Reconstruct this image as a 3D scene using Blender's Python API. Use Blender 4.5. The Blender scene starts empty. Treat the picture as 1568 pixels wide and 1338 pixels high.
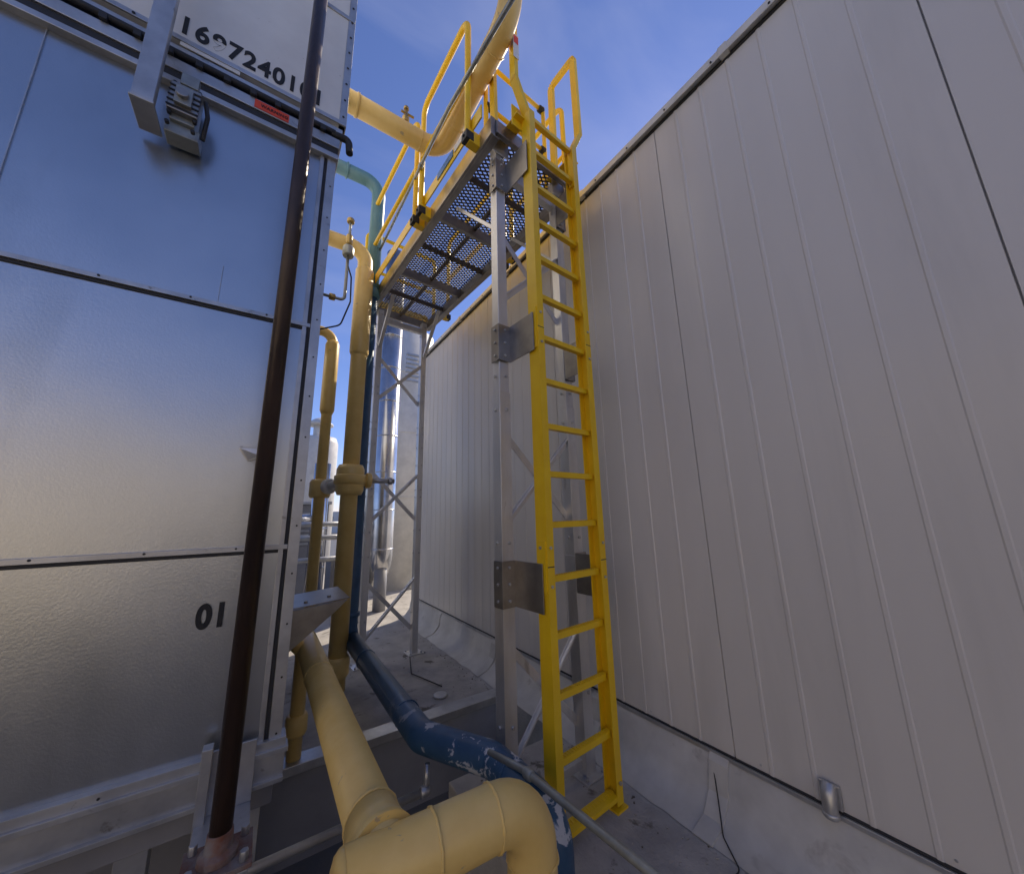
import bpy, bmesh, math, random
from mathutils import Vector, Matrix
random.seed(4)
S=bpy.context.scene
COL=S.collection
V=Vector
# ---------------------------------------------------------------- camera
cz=V((-60,2594,-555)).normalized()
cy=V((-381,-119,-555)); cy=(cy-cy.dot(cz)*cz).normalized()
cx=cy.cross(cz).normalized()
R=Matrix((cx,cy,cz))            # camera axes expressed in world
cam=bpy.data.cameras.new("camera"); cam.sensor_width=36; cam.lens=36*555/1568
cam.clip_start=.02; cam.clip_end=6000
co=bpy.data.objects.new("camera",cam); COL.objects.link(co)
co.matrix_world=R.to_4x4(); S.camera=co
# ---------------------------------------------------------------- world
tosun=V((0.72,0.34,0.60)).normalized()
W=bpy.data.worlds.new("World"); S.world=W; W.use_nodes=True
nt=W.node_tree; bg=nt.nodes['Background']
sky=nt.nodes.new('ShaderNodeTexSky'); sky.sky_type='NISHITA'; sky.sun_disc=False
sky.sun_elevation=math.asin(tosun.z); sky.sun_rotation=math.atan2(tosun.x,tosun.y)
sky.air_density=1.0; sky.dust_density=.1; sky.ozone_density=6.0
tc=nt.nodes.new('ShaderNodeTexCoord');mp=nt.nodes.new('ShaderNodeMapping');mp.inputs['Scale'].default_value=(1.2,3.4,5);mp.inputs['Rotation'].default_value=(.3,.2,.7)
no=nt.nodes.new('ShaderNodeTexNoise');no.inputs['Scale'].default_value=1.6;no.inputs['Detail'].default_value=5;no.inputs['Roughness'].default_value=.5;no.inputs['Distortion'].default_value=.5
cr=nt.nodes.new('ShaderNodeValToRGB');cr.color_ramp.elements[0].position=.5;cr.color_ramp.elements[1].position=.9
cr.color_ramp.elements[1].color=(.2,.2,.2,1)
mx=nt.nodes.new('ShaderNodeMix');mx.data_type='RGBA'
tint=nt.nodes.new('ShaderNodeMix');tint.data_type='RGBA';tint.blend_type='MULTIPLY';tint.inputs[0].default_value=1;tint.inputs[7].default_value=(1.05,.90,1.06,1)
nt.links.new(tc.outputs['Generated'],mp.inputs[0]);nt.links.new(mp.outputs[0],no.inputs[0]);nt.links.new(no.outputs[0],cr.inputs[0]);nt.links.new(cr.outputs[0],mx.inputs[0])
nt.links.new(sky.outputs[0],tint.inputs[6]);nt.links.new(tint.outputs[2],mx.inputs[6]);mx.inputs[7].default_value=(5.0,5.0,6.2,1)
nt.links.new(mx.outputs[2],bg.inputs[0]); bg.inputs[1].default_value=.148
sl=bpy.data.lights.new("sun",'SUN'); sl.energy=5.0; sl.angle=math.radians(.5); sl.color=(1,.87,.68)
so=bpy.data.objects.new("sun",sl); COL.objects.link(so); so.rotation_euler=tosun.to_track_quat('Z','Y').to_euler()
S.view_settings.view_transform='Standard'; S.view_settings.look='None'; S.view_settings.exposure=0
# ---------------------------------------------------------------- materials
def M(name,c1,c2=None,scale=4,rough=.5,metal=0,bump=.1,bscale=60,r2=None,stretch=(1,1,1),spots=None,sscale=8,sth=.62,mask=None,spec=.5,sw=.03,sstretch=None):
    m=bpy.data.materials.new(name); m.use_nodes=True; n=m.node_tree; L=n.links
    p=n.nodes['Principled BSDF']; p.inputs['Metallic'].default_value=metal
    p.inputs['Specular IOR Level'].default_value=spec
    tc=n.nodes.new('ShaderNodeTexCoord'); mp=n.nodes.new('ShaderNodeMapping'); mp.inputs['Scale'].default_value=stretch
    L.new(tc.outputs['Object'],mp.inputs[0])
    no=n.nodes.new('ShaderNodeTexNoise'); no.inputs['Scale'].default_value=scale; no.inputs['Detail'].default_value=4; no.inputs['Roughness'].default_value=.62
    L.new(mp.outputs[0],no.inputs[0])
    cr=n.nodes.new('ShaderNodeValToRGB'); cr.color_ramp.elements[0].position=.32; cr.color_ramp.elements[1].position=.68
    cr.color_ramp.elements[0].color=(*(c2 or [c*.82 for c in c1]),1); cr.color_ramp.elements[1].color=(*c1,1)
    L.new(no.outputs[0],cr.inputs[0]); out=cr.outputs[0]
    if spots:
        n2=n.nodes.new('ShaderNodeTexNoise'); n2.inputs['Scale'].default_value=sscale; n2.inputs['Detail'].default_value=5; n2.inputs['Roughness'].default_value=.6
        n2.inputs['Distortion'].default_value=.4
        m2=n.nodes.new('ShaderNodeMapping'); m2.inputs['Scale'].default_value=sstretch or stretch; m2.inputs['Location'].default_value=(3.1,1.7,5.3)
        L.new(tc.outputs['Object'],m2.inputs[0]); L.new(m2.outputs[0],n2.inputs[0])
        r=n.nodes.new('ShaderNodeValToRGB'); r.color_ramp.elements[0].position=sth; r.color_ramp.elements[1].position=min(1,sth+sw)
        L.new(n2.outputs[0],r.inputs[0]); fac=r.outputs[0]
        if mask:
            sx=n.nodes.new('ShaderNodeSeparateXYZ'); L.new(tc.outputs['Object'],sx.inputs[0])
            mr=n.nodes.new('ShaderNodeMapRange'); mr.inputs[1].default_value=mask[0]; mr.inputs[2].default_value=mask[1]; mr.inputs[3].default_value=1; mr.inputs[4].default_value=0
            L.new(sx.outputs[1],mr.inputs[0]); mu=n.nodes.new('ShaderNodeMath'); mu.operation='MULTIPLY'
            L.new(fac,mu.inputs[0]); L.new(mr.outputs[0],mu.inputs[1]); fac=mu.outputs[0]
        mx=n.nodes.new('ShaderNodeMix'); mx.data_type='RGBA'; L.new(fac,mx.inputs[0]); L.new(out,mx.inputs[6]); mx.inputs[7].default_value=(*spots,1); out=mx.outputs[2]
    L.new(out,p.inputs['Base Color'])
    rr=n.nodes.new('ShaderNodeMapRange'); rr.inputs[3].default_value=rough*.85; rr.inputs[4].default_value=(r2 or rough*1.2)
    L.new(no.outputs[0],rr.inputs[0]); L.new(rr.outputs[0],p.inputs['Roughness'])
    if bump:
        nb=n.nodes.new('ShaderNodeTexNoise'); nb.inputs['Scale'].default_value=bscale; nb.inputs['Detail'].default_value=2
        L.new(mp.outputs[0],nb.inputs[0]); b=n.nodes.new('ShaderNodeBump'); b.inputs['Strength'].default_value=bump; b.inputs['Distance'].default_value=.01
        L.new(nb.outputs[0],b.inputs['Height']); L.new(b.outputs[0],p.inputs['Normal'])
    return m
YEL=M('safety_yellow_paint',(.92,.60,.014),(.86,.53,.01),6,.34,bump=0,spots=(.55,.36,.03),sscale=30,sth=.74)
GAS=M('gas_pipe_yellow_paint',(.86,.62,.22),(.78,.53,.16),5,.34,bump=.14,bscale=25,spots=(.50,.38,.22),sscale=14,sth=.68)
BLU=M('blue_pipe_paint',(.045,.115,.21),(.028,.075,.145),5,.36,bump=.15,bscale=30,spots=(.55,.57,.60),sscale=9,sth=.585,mask=(2.1,2.9))
TEAL=M('teal_pipe_paint',(.13,.27,.30),(.10,.22,.26),5,.4,bump=0)
ALU=M('aluminium',(.78,.77,.75),(.58,.57,.56),5,.36,metal=.7,bump=0,stretch=(1,1,.3),spots=(.38,.35,.31),sscale=9,sth=.66,sw=.12)
ALUD=M('aluminium_worn',(.42,.39,.35),(.28,.26,.24),5,.38,metal=.9,bump=0)
GALV=M('galvanised_sheet',(.58,.60,.62),(.49,.51,.53),.9,.27,metal=1,bump=.055,bscale=120,r2=.38,spots=(.43,.45,.465),sscale=2.2,sth=.5,sw=.3,sstretch=(1,1,.35))
GALVF=M('galvanised_trim',(.62,.62,.61),(.42,.42,.42),5,.38,metal=.75,bump=0,spots=(.22,.2,.17),sscale=12,sth=.66,sw=.1)
WHP=M('upper_panel_paint',(.78,.77,.73),(.68,.67,.64),3,.45,bump=0,spots=(.45,.42,.36),sscale=22,sth=.7)
WALL=M('wall_panel_paint',(.70,.668,.622),(.645,.615,.572),1.3,.30,bump=.03,bscale=3,r2=.4,stretch=(1,1,.25),spots=(.585,.56,.52),sscale=2.5,sth=.52,sw=.25,sstretch=(1,1,.12))
DARK=M('dark_rubber_and_shade',(.03,.03,.032),rough=.6,bump=0)
JOINT=M('joint_sealant',(.24,.23,.22),rough=.6,bump=0)
BLK=M('dark_steel_pipe',(.075,.047,.035),(.035,.024,.02),9,.34,metal=.3,bump=.2,bscale=60,stretch=(1,1,.25))
RUST=M('rusty_steel',(.26,.25,.24),(.20,.055,.015),9,.7,metal=.2,bump=.3)
MEMB=M('roof_membrane',(.64,.62,.57),(.48,.46,.42),3,.55,bump=.25,bscale=6,spots=(.34,.31,.28),sscale=5,sth=.62,sw=.15)
CONC=M('concrete',(.50,.47,.43),(.33,.31,.285),3.5,.85,bump=.5,bscale=50,spots=(.16,.145,.12),sscale=5,sth=.61,sw=.07)
GRND=M('grey_roofing',(.19,.188,.185),(.14,.14,.14),.9,.7,bump=.3,bscale=40)
DGREY=M('grey_sheet',(.29,.29,.305),(.22,.22,.235),2,.45,bump=0)
GRATE=M('deck_steel',(.17,.145,.12),(.10,.085,.075),8,.5,metal=.5,bump=0)
RED=M('warning_red',(.80,.08,.03),rough=.5,bump=0)
INK=M('stencil_ink',(.02,.02,.022),rough=.7,bump=0)
JACK=M('aluminium_jacket',(.68,.68,.68),(.52,.52,.53),3,.22,metal=.95,bump=.1,bscale=8)
WHT=M('white_paint',(.75,.73,.68),rough=.5,bump=0)
BRASS=M('brass',(.5,.36,.14),rough=.35,metal=.8,bump=0)
LBL=M('label_blue',(.05,.2,.5),rough=.4,bump=0)
COND=M('conduit_grey',(.40,.42,.39),(.28,.29,.27),12,.36,metal=.5,bump=0)
CREAM=M('bounce_cream',(.82,.74,.60),(.76,.68,.54),.5,.8,bump=0)
GLASS=M('window_glass',(.03,.04,.05),rough=.1,bump=0)
# ---------------------------------------------------------------- mesh builder
class MB:
    def __init__(s): s.v=[];s.f=[];s.m=[];s.s=[]
    def add(s,vs,fs,mi,sm=False):
        o=len(s.v); s.v+=[tuple(a) for a in vs]
        for f in fs: s.f.append([i+o for i in f]); s.m.append(mi); s.s.append(sm)
    def box(s,x0,x1,y0,y1,z0,z1,mi=0):
        vs=[(x,y,z) for z in (z0,z1) for y in (y0,y1) for x in (x0,x1)]
        s.add(vs,[(0,1,3,2),(4,6,7,5),(0,4,5,1),(2,3,7,6),(0,2,6,4),(1,5,7,3)],mi)
    def beam(s,p,q,w,h,mi=0,up=(0,0,1)):
        p=V(p);q=V(q);d=(q-p).normalized();u=V(up)
        if abs(d.dot(u))>.97:u=V((0,1,0))
        a=d.cross(u).normalized();u=a.cross(d).normalized()
        vs=[e+a*(i*w/2)+u*(j*h/2) for e in (p,q) for j in (-1,1) for i in (-1,1)]
        s.add(vs,[(0,1,3,2),(4,6,7,5),(0,4,5,1),(2,3,7,6),(0,2,6,4),(1,5,7,3)],mi)
    def prism(s,pts,off,mi=0):
        n=len(pts);off=V(off);vs=[V(p) for p in pts]+[V(p)+off for p in pts]
        s.add(vs,[tuple(range(n)),tuple(range(2*n-1,n-1,-1))]+[(i,(i+1)%n,n+(i+1)%n,n+i) for i in range(n)],mi)
    def tube(s,path,r,mi=0,seg=16,cap=True,fil=0):
        P=[V(p) for p in path]
        if fil: P=fillet(P,fil)
        n=len(P); rs=r if isinstance(r,(list,tuple)) else [r]*n
        T=[]
        for i in range(n):
            d=(P[min(i+1,n-1)]-P[max(i-1,0)]); T.append(d.normalized() if d.length>1e-9 else T[-1])
        u=T[0].orthogonal().normalized(); vs=[]
        for i in range(n):
            u=(u-u.dot(T[i])*T[i]).normalized(); w=T[i].cross(u)
            for k in range(seg):
                a=2*math.pi*k/seg; vs.append(P[i]+(u*math.cos(a)+w*math.sin(a))*rs[i])
        fs=[(i*seg+k,i*seg+(k+1)%seg,(i+1)*seg+(k+1)%seg,(i+1)*seg+k) for i in range(n-1) for k in range(seg)]
        s.add(vs,fs,mi,True)
        if cap:
            o=len(s.v)-n*seg
            s.f.append([o+k for k in range(seg)]);s.m.append(mi);s.s.append(False)
            s.f.append([o+(n-1)*seg+k for k in range(seg)]);s.m.append(mi);s.s.append(False)
    def ring(s,c,d,r,l,mi=0,seg=20):      # collar centred at c, with chamfered ends
        c=V(c);d=V(d).normalized(); h=l/2
        P=[c-d*h,c-d*h*.999,c-d*h*.7,c+d*h*.7,c+d*h*.999,c+d*h]
        s.tube(P,[r*.8,r*.86,r,r,r*.86,r*.8],mi,seg)
    def bolt(s,c,d,r=.009,mi=0,l=.008):
        c=V(c);d=V(d).normalized(); s.tube([c,c+d*l],r,mi,6)
    def obj(s,name,mats,parent=None,bev=0,loc=None,rot=None):
        me=bpy.data.meshes.new(name); me.from_pydata(s.v,[],s.f); 
        for m in mats: me.materials.append(m)
        for p,mi,sm in zip(me.polygons,s.m,s.s): p.material_index=mi; p.use_smooth=sm
        bm=bmesh.new();bm.from_mesh(me);bmesh.ops.recalc_face_normals(bm,faces=bm.faces);bm.to_mesh(me);bm.free()
        o=bpy.data.objects.new(name,me);COL.objects.link(o)
        if parent:o.parent=parent
        if loc:o.location=loc
        if rot:o.rotation_euler=rot
        if bev:
            b=o.modifiers.new('b','BEVEL');b.width=bev;b.segments=2;b.limit_method='ANGLE';b.angle_limit=math.radians(50)
        return o
def fillet(P,r,n=9):
    out=[P[0]]
    for i in range(1,len(P)-1):
        a=(P[i-1]-P[i]);b=(P[i+1]-P[i]);la,lb=a.length,b.length;a.normalize();b.normalize()
        ang=a.angle(b)
        if ang>3.1: out.append(P[i]);continue
        d=min(r/math.tan(ang/2),la*.48,lb*.48);rr=d*math.tan(ang/2)
        c=P[i]+(a+b).normalized()*(rr/math.sin(ang/2))
        s0=P[i]+a*d-c;s1=P[i]+b*d-c;th=s0.angle(s1);ax=s0.cross(s1).normalized()
        for k in range(n+1): out.append(c+Matrix.Rotation(th*k/n,3,ax)@s0)
    out.append(P[-1]); return out
def empty(name,loc=(0,0,0),rz=0):
    e=bpy.data.objects.new(name,None);COL.objects.link(e);e.location=loc;e.rotation_euler=(0,0,rz);return e
def text(name,s,size,loc,mat,parent,off=.0,sx=1):
    c=bpy.data.curves.new(name,'FONT');c.body=s;c.size=size;c.extrude=.0008;c.offset=off;c.materials.append(mat);c.space_character=1.12
    o=bpy.data.objects.new(name,c);COL.objects.link(o);o.location=loc;o.rotation_euler=(math.pi/2,0,0);o.scale=(sx,1,1);o.parent=parent;return o
GZ=-1.73; LZ=-2.35
# ---------------------------------------------------------------- ground and slabs
b=MB();b.add([(-2500,-2500,LZ),(2500,-2500,LZ),(2500,2500,LZ),(-2500,2500,LZ)],[(0,1,2,3)],0);b.obj('ground',[GRND])
b=MB();b.box(-8,3.2,3.47,14,LZ-.1,GZ,0);b.box(-8,2.18,3.40,3.56,GZ-.05,GZ+.012,1)
b.box(-8,2.18,3.455,3.469,LZ-.1,GZ-.05,2)
b.obj('concrete_pad',[CONC,GALVF,DGREY],bev=.004)
b=MB();b.box(1.2,3.2,-8,2.62,LZ-.1,GZ,0);b.obj('concrete_walkway',[CONC],bev=.008)
# roof debris on the slabs
b=MB()
for i in range(190):
    if random.random()<.6: x,y=random.uniform(.9,2.1),random.uniform(3.6,6.5)
    else: x,y=random.uniform(1.25,2.12),random.uniform(.2,2.55)
    if random.random()<.6: x=2.12-abs(random.gauss(0,.08))
    r=random.uniform(.003,.010);a=random.uniform(0,6.28);z=GZ+.002
    pts=[(x+math.cos(a+k*1.26)*r*random.uniform(.5,1.3),y+math.sin(a+k*1.26)*r*random.uniform(.5,1.3),z) for k in range(5)]
    b.prism(pts,(0,0,random.uniform(.002,.006)),random.choice((0,1,1)))
b.obj('roof_debris',[M('debris_dark',(.16,.13,.10),bump=0),M('debris_light',(.45,.42,.37),bump=0)])
# ---------------------------------------------------------------- wall
XW=2.40;ZB=-1.40;ZT=3.10;YE=6.85;sp=1.385
js=[1.315+sp*k for k in range(-7,5)]
ev=[]
for j in js:
    ev.append((j,'J'))
    for k in range(1,7): ev.append((j+sp*k/7,'R'))
prof=[]
for e,t in sorted(ev):
    if e>YE-.05 or e<-8.7: continue
    if t=='J': prof+=[(e,0,0),(e+.0015,.010,1),(e+.0060,.010,1),(e+.0075,0,0)]
    else: prof+=[(e,0,0),(e+.006,-.0045,0),(e+.020,-.0045,0),(e+.026,0,0)]
prof=[(-8.9,0,0)]+prof+[(YE,0,0)]
we=empty('insulated_panel_wall')
b=MB();vs=[]
for (yy,dx,_) in prof: vs+=[(XW+dx,yy,ZB),(XW+dx,yy,ZT)]
for i in range(len(prof)-1):
    dk=prof[i][2] and prof[i+1][2]
    b.add([vs[2*i],vs[2*i+1],vs[2*i+3],vs[2*i+2]],[(0,1,2,3)],1 if dk else 0)
b.add([(XW,YE,ZB),(XW,YE,ZT),(14,YE,ZT),(14,YE,ZB)],[(0,1,2,3)],0)
b.add([(XW+.02,-8.9,ZT),(14,-8.9,ZT),(14,YE,ZT),(XW+.02,YE,ZT)],[(0,1,2,3)],0)
b.obj('panels',[WALL,JOINT],we)
b=MB()
b.box(XW-.012,XW+.1,-8.9,YE+.02,ZT+.002,ZT+.028,1)
b.box(XW-.05,XW+.25,-8.9,YE+.05,ZT+.03,ZT+.085,0)
b.box(XW-.055,XW-.047,-8.9,YE+.05,ZT+.014,ZT+.05,0)
for k in range(8): b.box(XW-.058,XW+.252,-3.5+k*1.4,-3.44+k*1.4,ZT+.012,ZT+.088,0)
for k in range(30): b.bolt((XW-.055,-4+k*.37,ZT+.03),(-1,0,0),.008,1,.01)
b.obj('parapet_cap',[WHT,DARK],we,bev=.004)
b=MB()
for k in range(14): b.bolt((XW-.001,-3+k*.692+.03,ZB+.03),(-1,0,0),.006,0,.004)
b.box(XW-.022,XW+.02,-8.9,YE,ZB-.03,ZB-.008,0)
b.box(XW-.012,XW+.02,-8.9,YE,ZB-.008,ZB+.002,1)
b.obj('drip_edge',[GALVF,DARK],we,bev=.003)
b=MB()
n=160
pf=[(XW-.004,ZB-.02),(XW-.03,ZB-.06),(XW-.06,-1.6),(XW-.14,-1.69),(XW-.27,GZ+.006)]
vs=[]
for i in range(n+1):
    yy=-8.9+(YE+8.9)*i/n
    for k,(xx,zz) in enumerate(pf): vs.append((xx+(random.uniform(-.010,.010) if 0<k else 0),yy,zz))
m_=len(pf)
b.add(vs,[(i*m_+k,i*m_+k+1,(i+1)*m_+k+1,(i+1)*m_+k) for i in range(n) for k in range(m_-1)],0,True)
for yy in (-.9,.40,1.35,2.3,3.9,5.5):
    b.prism([(x-.014,yy,z+.007) for x,z in pf]+[(x-.004,yy,z-.004) for x,z in reversed(pf)],(0,.11,0),0)
b.obj('flashing_membrane',[MEMB],we,bev=.002)
b=MB()
b.tube([(XW-.02,.87,-1.29),(XW-.045,.87,-1.33),(XW-.055,.87,-1.42)],[.026,.032,.029],0,16)
b.ring((XW-.052,.87,-1.405),(0,0,1),.034,.022,0);b.box(XW-.025,XW-.005,.83,.91,-1.39,-1.29,0)
b.obj('overflow_scupper',[GALVF],bev=.004)
b=MB();b.tube([(XW-.012,1.44,ZB-.01),(XW-.05,1.43,-1.5),(XW-.09,1.40,-1.61),(XW-.2,1.33,-1.70),(XW-.30,1.2,-1.722),(XW-.42,1.22,-1.722)],.0035,0,8,fil=.05);b.obj('ground_wire',[DARK])
# ---------------------------------------------------------------- air handling unit
U=empty('air_handling_unit');XR=.167;YU=2.20
b=MB()
b.box(-4,XR-.03,YU+.02,6.6,-.99,2.3,0)
# sheets are slightly oil-canned
def pan(z0,z1):
    nx,nz=50,12;vs=[]
    ph=random.uniform(0,6)
    for j in range(nz+1):
        for i in range(nx+1):
            x=-4+(XR-.055+4)*i/nx;z=z0+(z1-z0)*j/nz
            e=math.sin(math.pi*j/nz)*min(1,i/3,(nx-i)/3)
            vs.append((x,YU+.004-e*.0022*(math.sin(x*4.1+ph)+math.sin(x*9.3+z*5+ph*2)*.5),z))
    w=nx+1
    b.add(vs,[(j*w+i,j*w+i+1,(j+1)*w+i+1,(j+1)*w+i) for j in range(nz) for i in range(nx)],0,True)
pan(-.97,-.15);pan(-.12,1.055);pan(1.085,2.24)
b.obj('sheet_panels',[GALV],U)
b=MB()
for z in (-.135,1.07):
    b.box(-4,XR-.05,YU-.012,YU+.02,z-.006,z+.016,0)
    b.box(-4,XR-.05,YU-.003,YU+.004,z-.022,z-.007,1)  # dark strip painting the shadow below each raised seam
b.box(XR-.048,XR,YU-.012,YU+.05,-.99,2.3,0)            # corner trim
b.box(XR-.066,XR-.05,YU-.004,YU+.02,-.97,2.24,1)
b.box(XR-.088,XR-.068,YU-.010,YU+.02,-.97,2.24,0)
b.box(-4,XR+.02,YU-.03,YU+.06,-1.0,-.965,0)
b.box(-4,XR+.03,YU-.045,YU+.03,-1.02,-1.0,0)
b.box(-4,XR+.02,YU-.02,YU+.02,-1.12,-1.022,2)            # base channel web
b.box(-4,XR+.02,YU-.04,YU+.06,-1.135,-1.118,2)
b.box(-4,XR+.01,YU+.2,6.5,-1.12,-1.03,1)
z=-.95
while z<2.2:
    b.bolt((XR-.02,YU-.012,z),(0,-1,0),.005,1,.003); z+=.23
x=-3.5
while x<.1:
    for zz in (-.127,1.078,-.985): b.bolt((x,YU-.012 if zz>-.9 else YU-.03,zz),(0,-1,0),.005,1,.004)
    x+=.31
for x,z0,z1 in ((-1.35,-.11,1.05),(-1.05,1.09,2.24),(-2.3,-.11,2.2),(-1.9,-.97,-.15)):
    b.box(x,x+.004,YU-.003,YU+.005,z0,z1,0)
b.box(-.30,-.30+.002,YU-.002,YU+.005,1.09,1.3,0)
b.obj('frame_trim',[GALVF,DARK,GALVF],U,bev=.003)
b=MB()
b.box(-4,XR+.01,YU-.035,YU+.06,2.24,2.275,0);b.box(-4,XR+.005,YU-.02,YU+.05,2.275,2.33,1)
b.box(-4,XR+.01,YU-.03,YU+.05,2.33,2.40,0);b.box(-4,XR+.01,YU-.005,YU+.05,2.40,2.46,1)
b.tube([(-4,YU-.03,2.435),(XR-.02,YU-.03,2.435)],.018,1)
b.box(-4,XR+.02,YU-.02,YU+.06,2.46,2.50,0)
for k in range(9): b.box(-.9+k*.12,-.9+k*.12+.03,YU-.05,YU-.02,2.40,2.44,1)
b.box(-.62,-.36,YU-.026,YU-.02,2.505,2.53,2)
b.tube([(XR-.04,YU-.02,2.43),(XR+.06,YU-.03,2.43),(XR+.07,YU-.03,2.33)],.022,1,fil=.03)
b.obj('header_channel',[GALVF,DARK,WHP],U,bev=.003)
b=MB()
b.box(-4,.20,YU-.02,6.6,2.53,5.2,0)
b.box(.16,.205,YU-.026,YU+.05,2.53,5.2,1)
b.box(-4,.2,YU-.03,YU-.02,2.53,2.56,1);b.box(-4,.2,YU-.03,YU-.02,3.45,3.48,1)
z=2.6
while z<4: b.bolt((.183,YU-.026,z),(0,-1,0),.008,2,.004); z+=.14
for xx in (-.05,-.8,-1.5): b.bolt((xx,YU-.03,2.545),(0,-1,0),.008,2,.004)
b.obj('upper_housing',[WHP,GALVF,DARK],U,bev=.003)
text('unit_number','1697240101',.165,(-.645,YU-.0225,2.595),INK,U,.0045,.775)
text('panel_number','01',.135,(-.20,YU-.003,-.455),INK,U,.006,.78)
b=MB();b.box(-.275,-.105,YU-.033,YU-.03,2.337,2.392,0);b.obj('warning_label',[RED],U)
text('warning_text','WARNING',.026,(-.245,YU-.0345,2.355),INK,U,.0005)
b=MB()   # hanging arm and latch
b.box(-.685,-.61,1.99,2.0,1.90,3.6,0);b.box(-.685,-.677,2.0,2.03,1.90,3.6,0);b.box(-.618,-.61,2.0,2.03,1.90,3.6,0)
b.box(-.69,-.605,1.985,2.17,1.885,1.898,0)
b.obj('hanging_arm',[GALVF],U,bev=.003)
b=MB();dz=.14
b.box(-.575,-.48,2.08,2.17,1.80+dz,2.02+dz,0);b.box(-.585,-.47,2.05,2.08,1.83+dz,1.99+dz,1)
b.box(-.56,-.495,2.03,2.05,1.86+dz,1.96+dz,0);b.tube([(-.53,2.01,1.91+dz),(-.53,2.05,1.91+dz)],.025,1)
b.box(-.59,-.46,2.10,2.19,1.74+dz,1.80+dz,0);b.box(-.56,-.49,2.07,2.1,2.02+dz,2.09+dz,0)
for i in range(5): b.box(-.588,-.467,2.045,2.051,1.84+i*.03+dz,1.85+i*.03+dz,2)
for xx in (-.575,-.48):
    for zz in (1.82,2.0,1.76): b.bolt((xx,2.08,zz+dz),(0,-1,0),.01,2,.02)
b.tube([(-.46,2.1,2.0+dz),(-.44,2.09,1.9+dz),(-.45,2.12,1.78+dz)],.010,2,fil=.03)
b.obj('door_latch',[COND,ALUD,DARK],U,bev=.006)
b=MB();b.prism([(-.13,YU-.004,.35),(-.05,YU-.04,.345),(-.04,YU-.05,.31),(-.09,YU-.004,.29)],(0,0,-.004),0);b.prism([(-.13,YU-.004,.36),(-.03,YU-.004,.36),(-.03,YU-.004,.34),(-.06,YU-.004,.27)],(0,-.006,0),0);b.obj('pull_tab',[GALVF],U)
b=MB()
b.box(-4,XR-.15,YU+.55,6.4,LZ,-1.121,0);
for xx in (-3.2,-1.7,-.35,.02): b.box(xx,xx+.1,YU+.1,YU+.2,LZ,-1.136,1);b.box(xx-.04,xx+.14,YU+.06,YU+.24,LZ,LZ+.02,1)
b.box(-4,.16,YU+.08,YU+.22,-1.27,-1.14,0)
b.obj('support_steel',[DGREY,GALVF],U,bev=.003)
b=MB();b.prism([(.17,2.9,-.58),(.55,2.9,-.55),(.50,2.9,-.60),(.17,2.9,-.86)],(0,.01,0),0);b.prism([(.17,2.9,-.575),(.56,2.9,-.545),(.56,3.4,-.545),(.17,3.4,-.575)],(0,0,.008),0)
b.box(.17,.20,2.9,3.4,-.86,-.58,0);b.bolt((.3,3.0,-.56),(0,0,1),.012,0,.015);b.bolt((.45,3.05,-.55),(0,0,1),.012,0,.015);b.obj('side_bracket',[ALUD],U,bev=.002)
# ---------------------------------------------------------------- dark steel pipe post
E=empty('steel_pipe_post')
b=MB();px,py=-.015,1.86
b.tube([(px,py,-1.12),(px,py,5.5)],.034,0,24);b.obj('pipe',[BLK],E)
b=MB();b.tube([(px,py,-1.14),(px,py,-1.12),(px,py,-1.11),(px,py,-1.06)],[.06,.058,.042,.038],0,20)
b.box(px-.10,px+.10,py-.09,py+.09,-1.155,-1.14,0)
for i in (-1,1):
    for j in (-1,1): b.tube([(px+i*.075,py+j*.065,-1.14),(px+i*.075,py+j*.065,-1.11)],.014,1,6)
b.obj('base_flange',[RUST,GALVF],E,bev=.002)
b=MB();b.box(px-.09,px+.09,py-.09,YU-.04,-1.168,-1.156,0);b.box(px-.095,px-.06,YU-.10,YU-.045,-1.4,-.9,0)
b.box(px+.03,px+.05,py+.1,YU-.03,-1.3,-1.169,0);b.box(px-.065,px+.09,YU-.056,YU-.046,-1.156,-.93,0)
b.obj('bracket',[GALVF],E,bev=.002)
# ---------------------------------------------------------------- platform + ladder
O=(1.69,1.82,GZ);RZ=math.radians(4)
D=4.83
P=empty('access_platform',O,RZ)
b=MB()
for sx in (-1,1):
    for yy in (.30,3.22):
        x=sx*.335
        if yy<1: b.box(x-.042,x+.042,yy-.042,yy+.042,2.58,D+.02,0); b.box(x-.047,x+.047,yy-.047,yy+.047,.01,2.578,0)
        else: b.box(x-.04,x+.04,yy-.04,yy+.04,.01,D-.15,0)
        b.box(x-.1,x+.1,yy-.1,yy+.1,0,.012,0)
        for i in (-1,1):
            for j in (-1,1): b.bolt((x+i*.075,yy+j*.075,.012),(0,0,1),.012,1,.02)
        for zz in [2.45,2.7,1.55,1.25,4.45,4.6,.5]+([] if yy<1 else [2.0,2.1,2.9,3.0,3.4,3.5,3.8]):
            b.bolt((x-.047*1,yy,zz),(-1,0,0),.012,1,.012); b.bolt((x+.01,yy-.047,zz),(0,-1,0),.012,1,.012)
        if yy<1:
            b.box(x-.052,x+.052,yy-.052,yy+.052,1.3,1.42,0)
            b.prism([(x-.08,yy-.05,D-.2),(x+.08,yy-.05,D-.2),(x+.08,yy-.05,D-.02),(x-.08,yy-.05,D-.02)],(0,-.006,0),0)
b.obj('posts',[ALU,GALVF],P,bev=.004)
b=MB()
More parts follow.
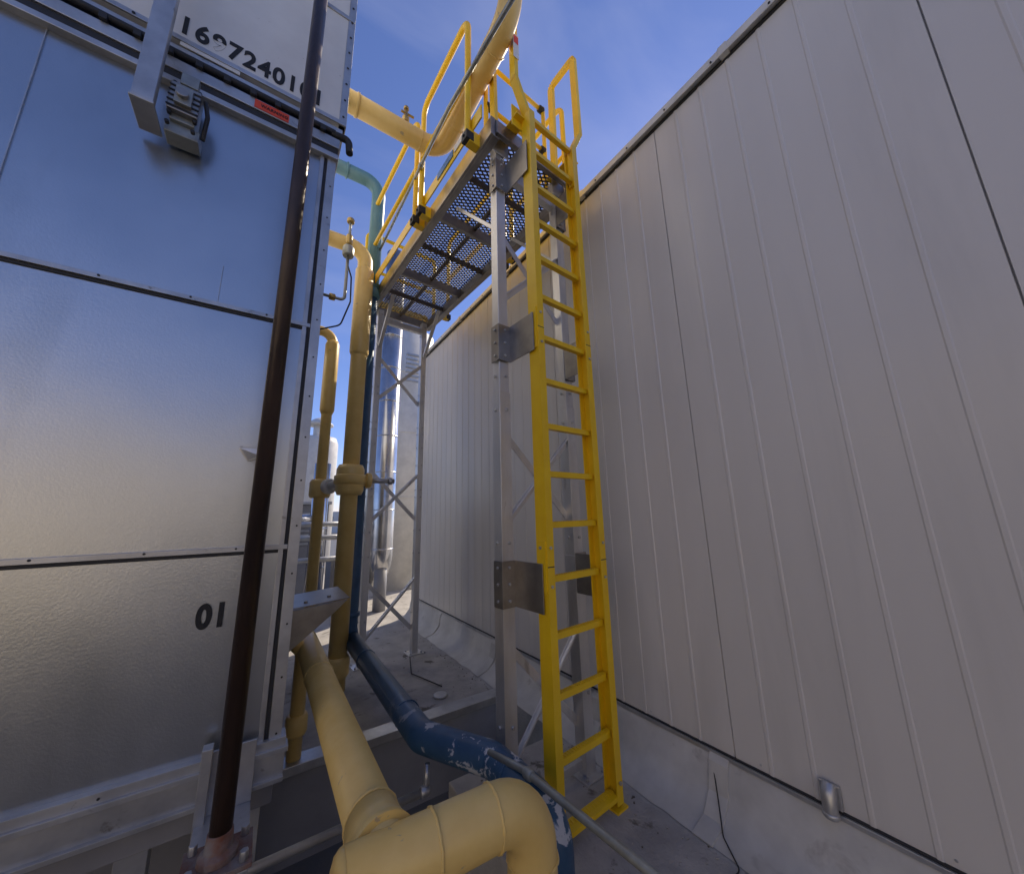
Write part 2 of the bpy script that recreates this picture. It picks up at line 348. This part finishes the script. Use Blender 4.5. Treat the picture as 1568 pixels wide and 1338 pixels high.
def xb(yy,z0,z1,w=.05):
    b.beam((-.30,yy-.02,z0),(.30,yy-.02,z1),w,.008,0,up=(0,1,0)); b.beam((-.30,yy+.02,z1),(.30,yy+.02,z0),w,.008,0,up=(0,1,0))
    b.beam((-.30,yy-.035,z0+.02),(.30,yy-.035,z1+.02),.006,.03,0,up=(0,1,0))
    b.beam((-.30,yy+.035,z1+.02),(.30,yy+.035,z0+.02),.006,.03,0,up=(0,1,0))
for yy in (.30,3.22):
    xb(yy,.30,.92);xb(yy,1.7,2.3);xb(yy,3.35,3.95)
b.beam((-.335,.35,4.0),(-.335,.95,4.66),.045,.03,0);b.beam((.335,.35,4.0),(.335,.95,4.66),.045,.03,0)
b.beam((-.335,3.17,4.1),(-.335,2.7,4.66),.045,.03,0);b.beam((.335,3.17,4.1),(.335,2.7,4.66),.045,.03,0)
b.box(-.3,.3,.27,.33,4.5,4.6,0);b.box(-.3,.3,3.19,3.25,4.5,4.58,0)
b.box(-.3,.3,.285,.315,.05,.10,0)
b.obj('cross_braces',[ALU],P,bev=.002)
b=MB();DX=.47;y0,y1=.16,3.34
for sx in (-1,1):
    b.box(sx*DX-.02,sx*DX+.02,y0,y1,D-.17,D,0)
    b.box(min(sx*DX,sx*(DX-.06)),max(sx*DX,sx*(DX-.06)),y0,y1,D-.178,D-.17,0)
for yy in (y0,1.2,2.27,y1):
    b.box(-DX+.02,DX-.02,yy-.02,yy+.02,D-.15,D-.03,0)
for yy in (.68,1.73,2.8): b.box(-DX+.02,DX-.02,yy-.012,yy+.012,D-.09,D-.03,1)
b.box(-.012,.012,y0,y1,D-.08,D-.031,1)
b.obj('deck_frame',[ALUD,GRATE],P,bev=.003)
b=MB();pitch=.037
for sgn in (-1,1):
    d=V((math.cos(math.radians(30))*sgn,math.sin(math.radians(30))));nrm=V((-d.y,d.x))
    for k in range(-90,90):
        o=V((0,(y0+y1)/2))+nrm*(k*pitch)
        t0,t1=-9,9
        for a,lo,hi in ((0,-DX+.02,DX-.02),(1,y0,y1)):
            ta=(lo-o[a])/d[a];tb=(hi-o[a])/d[a]
            if ta>tb:ta,tb=tb,ta
            t0=max(t0,ta);t1=min(t1,tb)
        if t1-t0>.02:
            p=o+d*t0;q=o+d*t1;zz=D-.012+(.002 if sgn>0 else -.002)
            b.beam((p.x,p.y,zz),(q.x,q.y,zz),.014,.005,0)
b.obj('deck_mesh',[GRATE],P)
b=MB();r=.027;RX=.585
def loop(x,a,c,h=1.22,low=-.12):
    b.tube([(x,a,D+low),(x,a,D+h),(x,c,D+h),(x,c,D+low)],r,0,14,fil=.11)
    b.tube([(x,a,D+.56),(x,c,D+.56)],r*.9,0,12)
for sx in (-1,1):
    loop(sx*RX,.36,1.27);loop(sx*RX,1.42,2.9)
    b.box(sx*RX-.006-sx*.032,sx*RX+.006-sx*.032,.2,y1,D-.03,D+.10,0)
    for yy in (.36,1.27,1.42,2.9):
        b.box(min(sx*RX,sx*DX),max(sx*RX,sx*DX),yy-.035,yy+.035,D-.15,D-.03,0)
        b.box(sx*RX-.035,sx*RX+.035,yy-.04,yy+.04,D-.14,D-.06,1)
        b.bolt((sx*RX-.036,yy,D-.10),(-1,0,0),.012,1,.012)
b.tube([(-RX+.03,y1,D-.1),(-RX+.03,y1,D+1.15),(RX-.03,y1,D+1.15),(RX-.03,y1,D-.1)],r,0,14,fil=.09)
b.tube([(-RX+.03,y1,D+.54),(RX-.03,y1,D+.54)],r*.9,0,12);b.box(-DX,DX,y1+.028,y1+.036,D,D+.1,0)
b.obj('guardrails',[YEL,DARK],P,bev=.002)
b=MB();b.box(-RX+.018,-RX+.025,.65,.95,D+.015,D+.085,0);b.box(-RX+.017,-RX+.024,.45,.62,D+.02,D+.08,1)
b.obj('maker_label',[LBL,WHT],P)
b=MB()   # gate between hand loops
b.tube([(-.32,.42,D+1.02),(.32,.42,D+1.02)],.02,0,12);b.tube([(-.32,.42,D+.5),(.32,.42,D+.5)],.02,0,12)
for zz in (1.02,.5): b.ring((-.33,.42,D+zz),(1,0,0),.033,.06,1);b.ring((.33,.42,D+zz),(1,0,0),.033,.06,1)
b.tube([(-.36,.42,D),(-.36,.42,D+1.06)],.022,0,12);b.tube([(.36,.42,D),(.36,.42,D+1.06)],.022,0,12)
b.obj('safety_gate',[YEL,DARK],P)
# ladder
L=empty('fixed_ladder',O,RZ)
b=MB();XL=.245;h=.048
for sx in (-1,1):
    x=sx*XL
    b.box(x-.006+sx*.020,x+.006+sx*.020,-h,h,.03,D+.03,0)
    b.box(min(x+sx*.014,x-sx*.030),max(x+sx*.014,x-sx*.030),-h,-h+.008,.03,D+.03,0)
    b.box(min(x+sx*.014,x-sx*.030),max(x+sx*.014,x-sx*.030),h-.008,h,.03,D+.03,0)
    for zz in (1.42,2.98):
        b.box(x-.004+sx*.030,x+.004+sx*.030,-.038,.038,zz-.15,zz+.15,0)
        b.box(x-.028,x+.028,-h-.0008,-h-.0004,zz-.003,zz+.003,2)
        for q in (-.11,.11): b.bolt((x,-h-.001,zz+q),(0,-1,0),.010,1,.008);b.bolt((x+sx*.034,0,zz+q),(sx,0,0),.01,1,.008)
    b.bolt((x,-h-.001,.14),(0,-1,0),.011,1,.01)
    b.box(x-.05,x+.05,-.06,.06,0,.012,0);b.box(x-.008+sx*.034,x+.0+sx*.034,-.03,.03,0,.14,0)
b.obj('side_rails',[YEL,GALVF,DARK],L,bev=.002)
b=MB()
for i in range(16):
    z=.075+i*.3175
    if i==0: b.box(-XL+.02,XL-.02,-.05,.03,z-.018,z+.006,0)
    else: b.box(-XL+.02,XL-.02,-.020,.020,z-.020,z+.016,0)
    for k in range(22): 
        x=-XL+.035+k*.0215; b.box(x,x+.008,-.016,.016,z+(.006 if i==0 else .016),z+(.010 if i==0 else .020),0)
b.obj('rungs',[YEL],L,bev=.002)
b=MB()
for sx in (-1,1):
    x=sx*XL;xo=sx*.355
    pts=[(x+sx*.01,0,D-.35),(x+sx*.01,0,D+.02),(xo+sx*.02,0,D+.28),(xo+sx*.02,0,D+1.22),(xo+sx*.02,.30,D+1.22),(xo,.30,D-.05)]
    Pp=fillet([V(p) for p in pts],.035,4)
    for i in range(len(Pp)-1):
        b.beam(Pp[i],Pp[i+1],.066,.036,0,up=(1,0,0) )
    b.box(min(x,xo)-.01,max(x,xo)+.01,.05,.06,D-.1,D+.1,0)
    b.box(min(x,xo),max(x,xo),.005,.3,D-.03,D-.02,0)
b.box(-.405,-.35,-.040,-.0355,D+.45,D+.7,1);b.box(-.40,-.355,-.042,-.0405,D+.60,D+.68,2)
b.obj('hand_loops',[YEL,WHT,RED],L,bev=.003)
b=MB()
for sx in (-1,1):
    for zz in (1.30,2.95,4.42):
        xa,xc=sorted((sx*.285,sx*.392))
        b.box(xa,xc,.238,.246,zz-.14,zz+.14,0)
        b.box(sx*.288-.004,sx*.288+.004,-.02,.24,zz-.14,zz+.14,0)
        b.box(sx*.392-.004,sx*.392+.004,.235,.33,zz-.14,zz+.14,0)
        for q in (-.1,0,.1): b.bolt((sx*.396,.28,zz+q),(sx,0,0),.01,1,.01);b.bolt((sx*.34,.238,zz+q),(0,-1,0),.01,1,.01)
b.obj('standoff_brackets',[ALUD,GALVF],L,bev=.002)
# ---------------------------------------------------------------- pipes
G=empty('yellow_gas_pipe');rg=.082
b=MB();zg=-1.0
b.tube([(-.3,3.95,zg),(.405,3.95,zg),(.405,1.30,zg)],rg,0,32,fil=.16)
# tee body, elbow turning down
b.tube([(.285,1.30,zg),(.90,1.262,zg),(.90,1.26,LZ)],.088,0,40,fil=.14)
b.tube([(.255,1.302,zg),(.262,1.302,zg),(.275,1.301,zg),(.29,1.30,zg)],[.05,.072,.084,.088],0,40)
b.tube([(.405,1.35,zg),(.405,1.385,zg),(.405,1.42,zg),(.405,1.49,zg)],[.105,.096,.0895,.0885],0,40)
def weld(p,d,r):   # uneven weld bead
    d=V(d).normalized();u=d.orthogonal().normalized();w=d.cross(u);p=V(p);n=56
    pts=[p+(u*math.cos(6.2832*k/n)+w*math.sin(6.2832*k/n))*(r+random.uniform(-.001,.001))+d*random.uniform(-.0015,.0015) for k in range(n+1)]
    b.tube(pts,[.0045+random.uniform(-.001,.0015) for _ in pts],0,8,cap=False)
for p,d,r in (((.405,1.50,zg),(0,1,0),.086),((.54,1.284,zg),(1,-.06,0),.088),((.745,1.272,zg),(1,-.06,0),.088),((.90,1.26,zg-.17),(0,0,1),.088),((.405,2.9,zg),(0,1,0),.082)):
    weld(p,d,r)
b.obj('pipe_run',[GAS],G)
B=empty('blue_water_pipe')
b=MB();zb=-1.30;rb=.083
b.tube([(.92,4.66,2.9),(.92,4.66,zb+.1),(.94,4.66,zb),(.93,2.42,zb),(1.17,1.98,zb),(1.19,1.50,zb),(1.19,1.49,LZ)],rb,0,28,fil=.13)
for p,d in (((.935,2.72,zb),(0,1,0)),((1.175,1.80,zb),(0,1,0)),((.935,3.9,zb),(0,1,0))): weld(p,d,rb)
b.ring((.92,4.66,zb+.25),(0,0,1),.1,.05,0)
b.obj('pipe_run',[BLU],B)
b=MB();b.tube([(.1,4.66,4.72),(.935,4.66,4.72),(.92,4.66,2.88)],.09,0,28,fil=.2)
b.ring((.5,4.66,4.72),(1,0,0),.105,.03,0);b.ring((.92,4.66,2.95),(0,0,1),.11,.12,0)
b.obj('upper_pipe',[TEAL],B)
Rr=empty('yellow_riser_pipe')
b=MB();x,y=.79,4.5
b.tube([(.1,y,3.45),(x,y,3.45),(x,y,GZ)],.092,0,26,fil=.2)
b.tube([(x,y,3.16),(x,y,3.14),(x,y,2.0),(x,y,1.96)],[.095,.11,.11,.095],0,26)
b.ring((x,y,.43),(0,0,1),.15,.34,0,28);b.ring((x,y,.43),(0,0,1),.17,.12,0,28)
b.ring((x,y,-1.5),(0,0,1),.12,.2,0);b.tube([(x,y,.43),(x+.2,y,.43)],.07,0);b.ring((x+.2,y,.43),(1,0,0),.09,.06,0)
b.tube([(x+.2,y,.43),(x+.5,y,.43)],.03,1);b.ring((x+.45,y,.43),(1,0,0),.045,.05,1)
b.tube([(x,y,.43),(.54,5.0,.36)],.05,2);b.ring((.62,4.85,.38),(.5,-1,0),.09,.08,2)
b.obj('riser',[GAS,GALVF,WHT],Rr)
b=MB();x,y=.545,5.0
b.tube([(.1,y,2.42),(x,y,2.42),(x,y,GZ)],.062,0,20,fil=.15);b.tube([(x,y,2.3),(x,y,2.25),(x,y,1.35),(x,y,1.3)],[.07,.085,.085,.065],0,20)
b.ring((x,y,.36),(0,0,1),.12,.22,0);b.ring((x,y,-1.6),(0,0,1),.1,.25,0)
b.obj('branch_riser',[GAS],Rr)
b=MB();b.tube([(.18,3.5,-.8),(.36,3.5,-1.0),(.36,3.5,GZ)],.05,0,fil=.1);b.ring((.36,3.5,-1.5),(0,0,1),.075,.14,0);b.obj('stub_riser',[GAS],Rr)
H=empty('overhead_yellow_pipe')
b=MB();zo=3.74
b.tube([(.1,2.95,zo),(1.18,2.95,zo),(1.2,1.65,zo),(1.2,1.65,5.6)],.092,0,32,fil=.2)
for p,d in (((1.19,2.6,zo),(0,1,0)),((1.2,1.9,zo),(0,1,0)),((.95,2.95,zo),(1,0,0)),((1.2,1.65,zo+.28),(0,0,1))): weld(p,d,.092)
b.ring((.35,2.95,zo),(1,0,0),.1,.03,0,28)
b.obj('pipe_run',[GAS],H)
b=MB();b.tube([(.8,2.95,zo+.06),(.8,2.95,zo+.28)],.018,0);b.ring((.8,2.95,zo+.16),(0,0,1),.035,.07,0);b.beam((.75,2.95,zo+.24),(.88,2.95,zo+.24),.02,.012,0);b.ring((.8,2.95,zo+.3),(0,0,1),.026,.03,0)
b.obj('bleed_valve',[BRASS],H)
Q=empty('valve_assembly')
b=MB();b.tube([(.2,3.9,2.3),(.50,3.9,2.3),(.50,3.9,3.0)],.016,0,fil=.05);b.ring((.5,3.9,2.9),(0,0,1),.06,.12,0);b.ring((.5,3.9,3.05),(0,0,1),.035,.12,1)
b.tube([(.5,3.9,3.1),(.5,3.9,3.3)],.015,0);b.ring((.5,3.9,3.3),(0,0,1),.04,.05,1);b.ring((.38,3.9,2.3),(1,0,0),.035,.06,1)
b.tube([(.5,3.9,2.75),(.55,3.9,2.6),(.56,3.9,2.3),(.48,3.9,2.0),(.2,3.9,1.85)],.008,2,fil=.1)
b.obj('valves',[COND,BRASS,DARK],Q)
def single(name,fn,mats,bev=0):
    global b
    b=MB();fn(b);return b.obj(name,mats,bev=bev)
def f(b):
    b.tube([(-2,2.3,-1.5),(.93,2.28,-1.5)],.02,0)
    b.ring((.55,2.285,-1.5),(1,0,0),.028,.06,0);b.ring((-.05,2.3,-1.5),(1,0,0),.028,.06,0);b.ring((.90,2.28,-1.5),(1,0,0),.03,.05,0)
    b.tube([(.91,2.28,-1.5),(.92,2.3,-1.38)],.016,0)
single('steel_conduit',f,[GALVF])
single('steel_conduit.001',lambda b:(b.tube([(1.13,1.95,-1.24),(1.16,1.68,-1.2),(1.235,.75,-1.2),(1.25,.2,-1.2)],.017,0,fil=.2),b.ring((1.163,1.64,-1.2),(.08,-1,0),.024,.05,0)),[COND])
single('steel_conduit.002',lambda b:(b.tube([(1.0,1.2,3.18),(.985,2.3,3.44),(.985,4.6,3.62)],.016,0,fil=.3),b.ring((.985,3.0,3.495),(0,1,.08),.024,.05,0)),[COND])
# ---------------------------------------------------------------- far equipment
F=empty('insulated_vertical_duct')
b=MB();x,y=2.0,7.6
b.tube([(x,y,6),(x,y,-.8),(x+.05,y+.5,-1.2)],.21,0,28,fil=.35)
z=-.6
while z<5: b.ring((x,y,z),(0,0,1),.218,.03,0,28); z+=.75
b.tube([(x,y,-.9),(x,y,GZ)],.12,1);b.obj('duct',[JACK,DGREY],F)
def f(b):
    b.tube([(3.1,10,LZ),(3.1,10,5.2)],.75,0,40);
    for z in (.5,2.2,3.9): b.ring((3.1,10,z),(0,0,1),.76,.05,0,40)
    for k in range(7): b.box(2.75,3.3,8.9,9.0,3.5+k*.12,3.54+k*.12,1)
single('storage_tank',f,[WHT,GALVF])
def f(b):
    x,y=1.36,14
    b.tube([(x,y,LZ),(x,y,2.55),(x,y,2.75),(x,y,2.8)],[.62,.62,.55,.3],0,28)
    b.tube([(x,y,2.7),(x,y,3.2)],.2,0,20);b.tube([(x,y,3.2),(x,y,3.25),(x,y,3.42),(x,y,3.5)],[.42,.42,.2,.02],0,20)
single('exhaust_vent',f,[WHT])
def f(b):
    b.box(-3,1.35,10.2,12,LZ,.35,0);b.box(-3,1.4,10.1,12.1,.35,.42,1)
    for k in range(8): b.box(.2,1.3,10.16,10.2,-.6+k*.1,-.55+k*.1,1)
single('rooftop_chiller',f,[DGREY,GALVF],.01)
def f(b):
    for z in (-.1,-.35,-.75): b.tube([(.2,8,z),(1.6,8,z)],.05,0)
    b.tube([(1.0,9,-1.7),(1.0,9,1.2)],.16,1,24);b.tube([(1.0,9,.0),(.1,9,.0)],.1,1)
    for z in (-1,-.2,.6): b.ring((1.0,9,z),(0,0,1),.17,.04,1)
    b.box(1.2,1.9,8.2,8.9,GZ,-.8,2)
    for xx in (.3,.9,1.5): b.box(xx,xx+.05,7.97,8.03,GZ,0,2)
single('pipe_rack',f,[GALVF,JACK,DGREY])
def f(b):
    b.box(-60,60,70,90,LZ,1.2,0)
    for k in range(40): b.box(-58+k*3,-56+k*3,69.9,70,-.8,.4,1)
single('distant_warehouse',f,[WALL,DARK])
def f(b):
    b.ring((1.62,3.75,GZ+.012),(0,0,1),.07,.02,0);b.tube([(1.7,3.9,GZ+.02),(1.55,4.4,GZ+.02),(1.7,4.9,GZ+.02)],.006,1)
single('floor_drain',f,[GALVF,DARK])
# unseen building added behind and left of the viewpoint to bounce warm light
N=empty('bounce_building')
b=MB()
b.box(-14,-8.5,-16,3.5,LZ,3.6,0);b.box(-8.49,8,-16,-11,LZ,3.2,0)
b.box(-14.1,-8.4,-16.1,3.6,3.601,3.75,1);b.box(-8.39,8.1,-16.1,-10.9,3.201,3.35,1)
b.obj('walls',[CREAM,WHT],N)
b=MB()
for k in range(3): b.box(-8.50,-8.46,-9+k*4.2,-7.6+k*4.2,-.2,1.3,0)
b.box(2,3,-11.0,-10.96,LZ,-.2,0);b.obj('openings',[GLASS],N)
